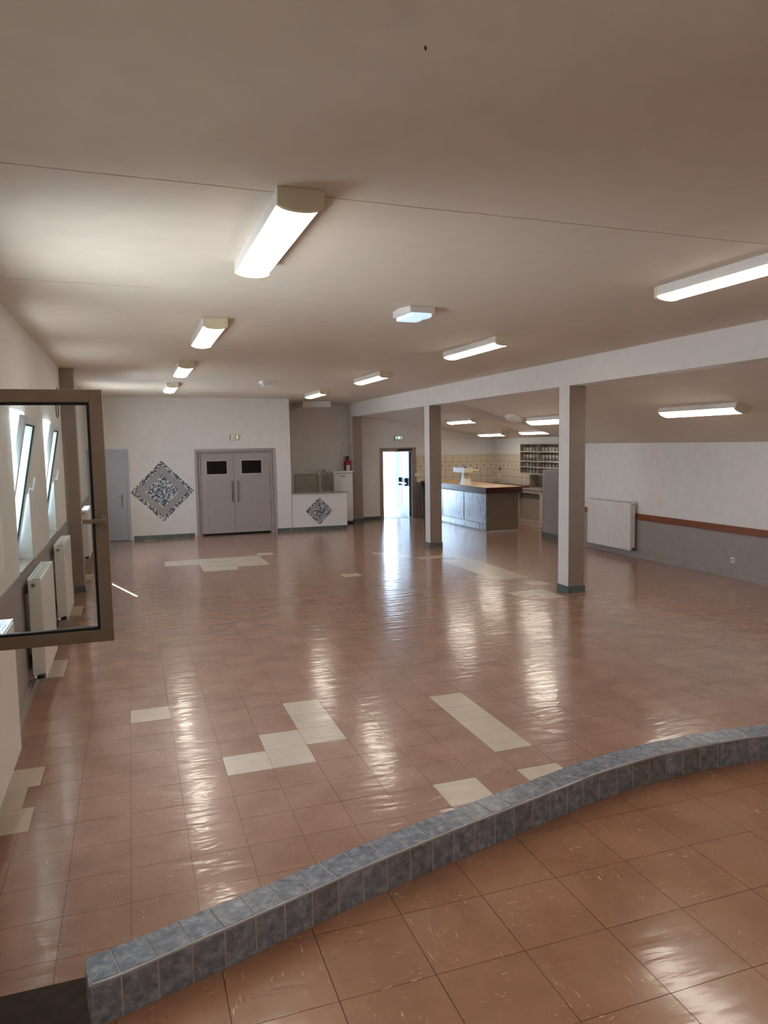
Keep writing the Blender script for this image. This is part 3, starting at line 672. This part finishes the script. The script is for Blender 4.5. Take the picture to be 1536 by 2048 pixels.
socket(9.60, YF - .008, 1.11, '-y', 'white wall socket on the beige tiles beside the dispenser')
socket(XK - .008, 19.30, 1.36, '-x', 'dark wall socket on the beige tiles above the tap', True)
# ================================================================== MOSAICS
def mosaic(cx, cz, half, chip, lab, y, seed, border, band):
    t = thing('mosaic', lab, 'mosaic', (cx, y, cz)); rnd = random.Random(seed)
    R45 = Matrix.Rotation(PI / 4, 4, 'Y'); s = half / math.sqrt(2)
    bm = bmesh.new(); box(bm, -s, s, -.006, -.0005, -s, s, R45); obj('backing', bm, MOSB, t)
    n = int(2 * s / chip); cs = 2 * s / n; bm = bmesh.new()
    for a in range(n):
        for b in range(n):
            r = min(a, b, n - 1 - a, n - 1 - b)
            if border <= r < band: continue
            m = rnd.choices((0, 1, 2), (.42, .36, .22) if r >= band else (.4, .25, .35))[0]
            box(bm, -s + a * cs + .0012, -s + (a + 1) * cs - .0012, -.0085, -.006, -s + b * cs + .0012, -s + (b + 1) * cs - .0012, R45, m)
    obj('mosaic_chips', bm, MOSA, t, kind='stuff')
mosaic(.685, 1.118, .72, .029, 'large blue and grey mosaic diamond on the white end wall', YB, 3, 3, 8)
# ================================================================== ALCOVE COUNTER
ac = thing('service_counter', 'low white wall counter with a grey top in front of the alcove', 'counter', (0, YB, 0))
B('front_wall', (3.76, 5.18, .0, .14, .095, .93), WALL, ac, .003)
B('countertop', (3.76, 5.21, -.03, .20, .93, .96), DADO, ac, .004)
B('base', (3.76, 5.17, .01, .13, 0, .095), GASK, ac)
x = 3.76
while x < 5.17: e = min(x + .3, 5.175); B('tile', (x + .002, e - .002, -.011, .01, 0, .093), PLINTH, ac, .0015); x = e
mosaic(4.455, .49, .35, .025, 'small black and grey mosaic diamond on the low counter front', YB, 5, 2, 4)
# fridge
fr = thing('refrigerator', 'white upright refrigerator behind the low counter', 'refrigerator', (5.13, 18.98, 0))
B('body', (0, .53, .05, .41, .06, 1.38), WHT, fr, .006); B('door', (0, .53, 0, .045, .09, 1.365), WHT, fr, .01)
B('top_panel', (-.012, .545, -.005, .42, 1.385, 1.435), WHT, fr, .006); B('plinth', (.02, .51, .03, .4, 0, .06), BLACK, fr)
B('grip', (.19, .32, -.006, .002, 1.29, 1.305), BLACK, fr, .003)
# extinguisher on the far wall beside pillar
ex = thing('fire_extinguisher', 'red fire extinguisher hanging beside the pillar above the refrigerator', 'fire extinguisher', (5.665, 19.50, 1.28))
bm = bmesh.new(); lathe(bm, [(.05, 0), (.082, .015), (.085, .05), (.085, .36), (.07, .41), (.035, .44), (.028, .46)], 20); obj('cylinder', bm, RED, ex)
Tb('neck', [(0, 0, .455), (0, 0, .50)], .022, BLACK, ex)
B('lever', [(-.02, .02, -.10, .03, .495, .51), (-.015, .015, -.12, .02, .53, .545), (-.10, .05, -.02, .02, .505, .53)], BLACK, ex, .004)
Tb('hose', [(.02, 0, .49), (-.10, -.05, .46), (-.115, -.06, .30), (-.10, -.07, .12), (-.09, -.07, .02)], .011, BLACK, ex)
B('label', (-.05, .05, -.0875, -.082, .12, .30), WHT, ex, label='white instruction label'); B('bracket', (.083, .096, -.03, .03, .1, .42), CHROME, ex)
# slatted panels leaning
def slat_panel(x0, w_, h_, y, z0, lab, lean, handle=False):
    t = thing('slatted_panel', lab, 'panel', (x0, y, z0)); t.rotation_euler = (-lean, 0, 0)
    bm = bmesh.new(); frame_bars(bm, 0, w_, 0, h_, .03, 0, .025); obj('frame', bm, MESHM, t, .003)
    n = int((h_ - .06) / .036)
    for k in range(n):
        z = .03 + (k + .5) * (h_ - .06) / n; B('slat', (.03, w_ - .03, .006, .018, z - .013, z + .013), MESHM, t, .001)
    if handle: B('handle', [(.28, .52, -.03, -.015, .46, .50), (.28, .31, -.03, 0, .46, .50), (.49, .52, -.03, 0, .46, .50)], WHT, t, .004, label='pale handle')
    return t
slat_panel(3.99, .62, 1.40, 18.62, .0, 'grey slatted panel with a pale handle leaning behind the low counter', .05, True)
slat_panel(4.64, .32, 1.38, 18.66, .0, 'narrower grey slatted panel leaning right of the one with the handle', .05)
po = B('wooden_batten', (4.615, 4.645, 18.50, 18.53, 0, 1.42), RACKW, None, .003); tag(po, 'pale upright batten between the two slatted panels', 'batten')
nb = thing('narrow_board', 'narrow grey board with two round fittings beside the refrigerator', 'board', (4.96, 19.34, 0))
B('board', (0, .14, 0, .05, 0, 1.30), DADO, nb, .004)
for z in (1.44, 1.10): Tb('fitting', [(.09, -.0 if z < 1.3 else .26, z), (.09, -.03 if z < 1.3 else .20, z)], .035, CHROME if z < 1.3 else WHT, nb, 14)
B('post', (.07, .11, .03, .05, 1.29, 1.46), DADO, nb); B('cap', (.05, .12, .02, .27, 1.40, 1.48), WHT, nb)
dc = B('duct_cover', [(4.25, 5.0, 18.6, YF - .01, 3.12, zceil(5.0) - .001)], WHT, None, .004); tag(dc, 'white boxed duct under the alcove ceiling', 'duct')
t1 = B('trunking', [(3.76, 5.95, YF - .022, YF, 2.215, 2.245)], WHT, None, .003); tag(t1, 'thin white cable trunking across the alcove wall', 'trunking')
t2 = B('trunking', [(6.04, XK, YF - .022, YF, 2.215, 2.24)], WHT, None, .003); tag(t2, 'thin white cable trunking above the exit door', 'trunking')
t3 = B('trunking', [(XK - .03, XK - .001, YC + .01, YF - .025, 2.13, 2.165), (XK - .03, XK - .001, YC + .01, YF - .025, 2.20, 2.22)], WHT, None, .003); tag(t3, 'twin cable trunking above the rack of glasses', 'trunking')
cb = Tb('cable', [(XL + .008, 10.95, 2.95), (XL + .008, 10.95, 2.62), (XL + .008, 11.1, 2.58), (XL + .008, 11.25, 2.62), (XL + .008, 11.25, 3.0)], .006, BLACK); tag(cb, 'thin dark cable loop on the wall beside the pilaster', 'cable')
# exit signs
es = thing('exit_sign', 'small dark exit sign with two pale pictograms above the double door', 'exit sign', (2.29, YB, 2.30))
B('case', (0, .23, -.03, 0, 0, .12), BLACK, es, .003)
def arrow_down(bm, cx, cz, s, y):
    prism(bm, [(cx - s * .18, cz + s * .5), (cx + s * .18, cz + s * .5), (cx + s * .18, cz), (cx + s * .45, cz), (cx, cz - s * .5), (cx - s * .45, cz), (cx - s * .18, cz)][::-1], y, y + .002, 'y')
def runner(bm, cx, cz, s, y):
    Y = (y, y + .002)
    prism(bm, [(cx + s * .12 * math.cos(a), cz + s * .40 + s * .12 * math.sin(a)) for a in [2 * PI * k / 8 for k in range(8)]], *Y, 'y')
    for pts in ([(-.12, .25), (.10, .28), (.06, -.05), (-.10, -.08)], [(-.10, -.05), (.02, -.05), (.28, -.28), (.20, -.36)], [(-.12, -.03), (.0, -.08), (-.20, -.5), (-.30, -.45)], [(.08, .26), (.32, .08), (.26, .02), (.06, .16)], [(-.12, .24), (-.34, .06), (-.27, .0), (-.08, .14)]):
        prism(bm, [(cx + s * a, cz + s * b) for a, b in pts], *Y, 'y')
bm = bmesh.new(); frame_bars(bm, .015, .105, .01, .11, .010, -.032, -.030); runner(bm, .06, .06, .07, -.0325); obj('pictogram', bm, GOLD, es)
bm = bmesh.new(); frame_bars(bm, .12, .215, .01, .11, .006, -.032, -.030); arrow_down(bm, .168, .06, .08, -.0325); obj('pictogram', bm, GOLD, es)
e2 = thing('exit_sign', 'lit green exit sign above the open exit door', 'exit sign', (7.12, YF, 2.255))
B('case', (0, .25, -.04, -.0, 0, .115), BLACK, e2, .003); B('panel', (.006, .244, -.043, -.04, .006, .109), GREEN, e2)
bm = bmesh.new(); runner(bm, .045, .055, .075, -.0465); obj('pictogram', bm, EXW, e2)
bm = bmesh.new(); prism(bm, [(.10, .02), (.15, .02), (.15, .095), (.10, .095)], -.0465, -.0445, 'y'); obj('pictogram', bm, EXW, e2)
bm = bmesh.new(); prism(bm, [(.18, .02), (.195, .02), (.23, .0575), (.195, .095), (.18, .095), (.212, .0575)], -.0465, -.0445, 'y'); obj('pictogram', bm, EXW, e2)
wbx = B('switch_box', (7.72, 7.84, YF - .05, YF, 1.20, 1.29), WHT, None, .004); tag(wbx, 'small white switch box between the exit door and the beige tiles', 'switch box')
# ================================================================== KITCHEN
# wall tiles: parts of the walls
TZ = [(.94 + k * .2125, .94 + (k + 1) * .2125) for k in range(4)]
def wtiles(par, a0, a1, n, axis, const):
    w_ = (a1 - a0) / n
    B('tile_bed', ((a0, a1, const - .004, const, .94, 1.79) if axis == 'x' else (const - .004, const, a0, a1, .94, 1.79)), GROUTK, par)
    cache = {}
    for k in range(n):
        for r, (z0, z1) in enumerate(TZ):
            key = r == 2
            if key not in cache:
                bm = bmesh.new(); h = (z1 - z0) / 2 - .004; q = w_ / 2 - .004
                if axis == 'x': box(bm, -q, q, -.008, 0, -h, h)
                else: box(bm, -.008, 0, -q, q, -h, h)
                o = obj('tile', bm, MOTIF if key else BEIGET, par); cache[key] = o
            else: o = cache[key].copy(); C.objects.link(o)
            c_ = a0 + (k + .5) * w_; o.location = (c_, const - .003, (z0 + z1) / 2) if axis == 'x' else (const - .003, c_, (z0 + z1) / 2)
wtiles(wf, 7.79, XK - .008, 11, 'x', YF)
wtiles(wk, 16.6, YF - .01, 13, 'y', XK)
# dark low panel between door and bar
B('low_panel', (7.775, 7.905, YF - .10, YF - .004, 0, 1.03), BARP, wf, .003)
# bar counter
bar = thing('bar_counter', 'long bar counter with steel front panels and a thick wooden top', 'bar counter', (0, 0, 0))
bx0, bx1, by0, by1 = 7.97, 8.83, 15.64, YF - .012
B('carcass', (bx0, bx1 - .0, by0, by1, .03, .93), BARP, bar, .003)
B('top', (7.915, 8.90, 15.56, by1, .935, 1.068), DKWOOD, bar, .006); B('top_surface', (7.93, 8.885, 15.575, by1 - .002, 1.066, 1.072), OAK, bar, .001, label='light oak worktop surface')
B('skirting_strip', [(bx0 - .012, bx0, by0 - .012, by1, .0, .03), (bx0 - .012, bx1 + .012, by0 - .012, by0, 0, .03), (bx0, bx1, by0, by1, 0, .03)], NOSE, bar)
for a, b in ((by0 + .02, 16.86), (16.96, 18.22), (18.32, by1 - .02)): B('steel_panel', (bx0 - .008, bx0, a, b, .20, .90), STEEL, bar, .002)
B('lower_panel', (bx0 - .006, bx0, by0 + .01, by1, .035, .185), STEEL, bar, .002)
for yy in (16.91, 18.27): B('cover_strip', (bx0 - .016, bx0 - .0, yy - .04, yy + .04, .19, .91), STEEL, bar, .002)
B('corner_strip', (bx0 - .006, bx0 + .01, by0 - .006, by0 + .01, .03, .93), CHROME, bar)
# dispenser on bar
dp = thing('drink_dispenser', 'T-shaped white and beige drink dispenser standing on the bar counter', 'dispenser', (8.04, 16.98, 1.072))
bm = bmesh.new()
Vb = [(-.09, -.13), (.14, -.13), (.14, .13), (-.09, .13)]; Vt = [(-.05, -.05), (.08, -.05), (.08, .06), (-.05, .06)]
A = [bm.verts.new((x * .95, y, 0)) for x, y in Vb]; M_ = [bm.verts.new((x * .8 + .01, y * .62, .16)) for x, y in Vb]; Tt = [bm.verts.new((x, y, .31)) for x, y in Vt]
bm.faces.new(A[::-1]); bm.faces.new(Tt)
for P_, Q_ in ((A, M_), (M_, Tt)):
    for k in range(4): bm.faces.new((P_[k], P_[(k + 1) % 4], Q_[(k + 1) % 4], Q_[k]))
obj('column', bm, [WHT], dp, .006); B('column_side', (-.02, .09, -.085, -.06, .03, .27), CREAM, dp, .004)
B('head', (-.10, .15, -.20, .50, .31, .425), WHT, dp, .01); B('head_top', (-.095, .145, -.19, .49, .425, .435), STEEL, dp); B('head_front', (-.09, .14, -.21, -.2, .315, .42), CREAM, dp, .003)
Tb('spout_arm', [(.15, -.17, .37), (.29, -.17, .37)], .032, CREAM, dp, 12); Tb('tap', [(.27, -.17, .38), (.33, -.17, .36), (.35, -.17, .31)], .014, STEEL, dp); Tb('tap_knob', [(.26, -.17, .39), (.26, -.17, .44)], [.01, .02], BLACK, dp)
Tb('lid_knob', [(.03, .02, .43), (.03, .02, .46)], .025, BLACK, dp, 12)
# sink unit behind the bar
sk = thing('sink_unit', 'long dark sink worktop with a raised edge behind the bar', 'sink', (9.68, 17.14, 0))
B('cabinet', (.02, XK - 9.70, .0, YF - 17.18, 0, .90), RACKW, sk); B('worktop', (0, XK - 9.70, .0, YF - 17.17, .90, .93), DKWOOD, sk, .004)
B('rim', [(0, .02, 0, YF - 17.17, .93, .96), (.02, XK - 9.70, 0, .02, .93, .96)], DKWOOD, sk, .002); B('basin', (.12, .48, .9, 1.7, .925, .935), STEEL, sk)
fc = thing('faucet', 'tall curved chrome tap on the sink worktop', 'tap', (10.16, 19.0, .93))
Tb('spout', [(0, 0, 0), (0, 0, .14), (-.02, .03, .25), (-.08, .12, .32), (-.16, .22, .34)], .010, CHROME, fc); Tb('base', [(0, 0, 0), (0, 0, .04)], .03, CHROME, fc, 14)
Tb('lever', [(-.15, .20, .34), (-.19, .27, .39)], .010, CHROME, fc)
# low white cabinet
lc = thing('low_cabinet', 'open-fronted white low cabinet with one sliding panel right of the bar', 'cabinet', (9.65, 15.94, 0))
L_ = 1.18; Dp = XK - 9.66
B('carcass', [(0, Dp, 0, .02, 0, .88), (0, Dp, L_ - .02, L_, 0, .88), (Dp - .02, Dp, .02, L_ - .02, 0, .88), (0, Dp, .02, L_ - .02, 0, .09)], WHT, lc, .002)
B('face_frame', [(-.015, 0, 0, .06, 0, .88), (-.015, 0, L_ - .05, L_, 0, .88), (-.015, 0, .06, L_ - .05, .82, .88), (-.015, 0, .06, L_ - .05, .10, .14), (-.015, 0, .06, L_ - .05, 0, .05)], WHT, lc, .002)
B('sliding_panel', (.03, .045, .05, L_ - .05, .13, .68), RACKW, lc, .002); B('inner_panel', (.07, .08, .05, L_ - .05, .60, .84), DADO, lc)
B('worktop', (-.03, Dp, -.03, L_, .88, .93), DADO, lc, .004); B('hanging_strip', (-.02, -.015, L_ - .16, L_ - .13, .60, .82), DKWOOD, lc)
# cubby
cu = thing('open_niche_box', 'dark grey open box on the low cabinet below the glass rack', 'shelf box', (10.02, 16.0, .93))
Lc = 1.86; 
B('carcass', [(0, .27, 0, .02, 0, .34), (0, .27, Lc - .02, Lc, 0, .34), (.25, .27, .02, Lc - .02, 0, .34), (0, .25, .02, Lc - .02, 0, .012), (0, .25, .02, Lc - .02, .325, .34)], RACKG, cu, .002)
cu.location.y = 15.25; cu.location.x = 9.995
# rack of glasses
rk = thing('glass_rack', 'wall rack with four shelves full of glasses', 'rack', (10.0, 14.9, 1.29))
Lr = 2.72; Hr = .78; zs = [0, .165, .325, .575]
B('case', [(0, .29, 0, .02, 0, Hr), (0, .29, Lr - .02, Lr, 0, Hr), (.275, .29, .02, Lr - .02, 0, Hr)], RACKG, rk, .002)
B('top_board', (0, .29, 0, Lr, Hr, Hr + .025), RACKW, rk, .002)
for z in zs: 
    s = B('shelf', (.0, .275, .02, Lr - .02, z, z + .015), RACKG, rk); B('shelf_edge', (-.008, .0, .0, Lr, z - .003, z + .022), RACKW, s)
B('divider', (.0, .27, 1.80, 1.815, .0, Hr), RACKG, rk); B('near_post', (-.01, .02, 0, .03, 0, Hr), RACKW, rk)
def glass_mesh(kind):
    bm = bmesh.new()
    if kind == 0: lathe(bm, [(.028, 0), (.030, .004), (.034, .11), (.032, .11), (.027, .01)], 10)
    else: lathe(bm, [(.03, 0), (.03, .003), (.005, .01), (.005, .07), (.025, .09), (.034, .13), (.026, .17), (.024, .17)], 10)
    o = obj('drinking_glass', bm, CLEAR); return o
gn = [('lowest', 0), ('second lowest', 0), ('third', 1), ('top', 0)]
for r, z in enumerate(zs):
    proto = None
    for k in range(33):
        yy = .07 + k * .08
        if abs(yy - 1.807) < .045: continue
        if proto is None: proto = glass_mesh(gn[r][1]); o = proto
        else: o = proto.copy(); C.objects.link(o)
        o.location = (10.10 + (k % 2) * .03, 14.9 + yy, 1.29 + z + .0155)
        tag(o, 'clear glass standing in the row on the %s shelf of the rack' % gn[r][0], 'glass', 'glasses on the %s shelf of the rack' % gn[r][0])
# partition
pt = thing('partition', 'grey chest-high partition at the end of the kitchen', 'partition', (8.72, YC, 0), kind='thing')
B('panel', (0, .12, 0, 1.36, 0, 1.51), DADO, pt, .004); B('plinth_tile', (-.012, 0, .0, 1.36, 0, .12), PLINTH, pt, .002); B('plinth_tile', (-.012, .12, 1.36, 1.372, 0, .12), PLINTH, pt, .002)
B('small_box', (-.10, 0, .15, .30, .0, .09), WHT, pt)
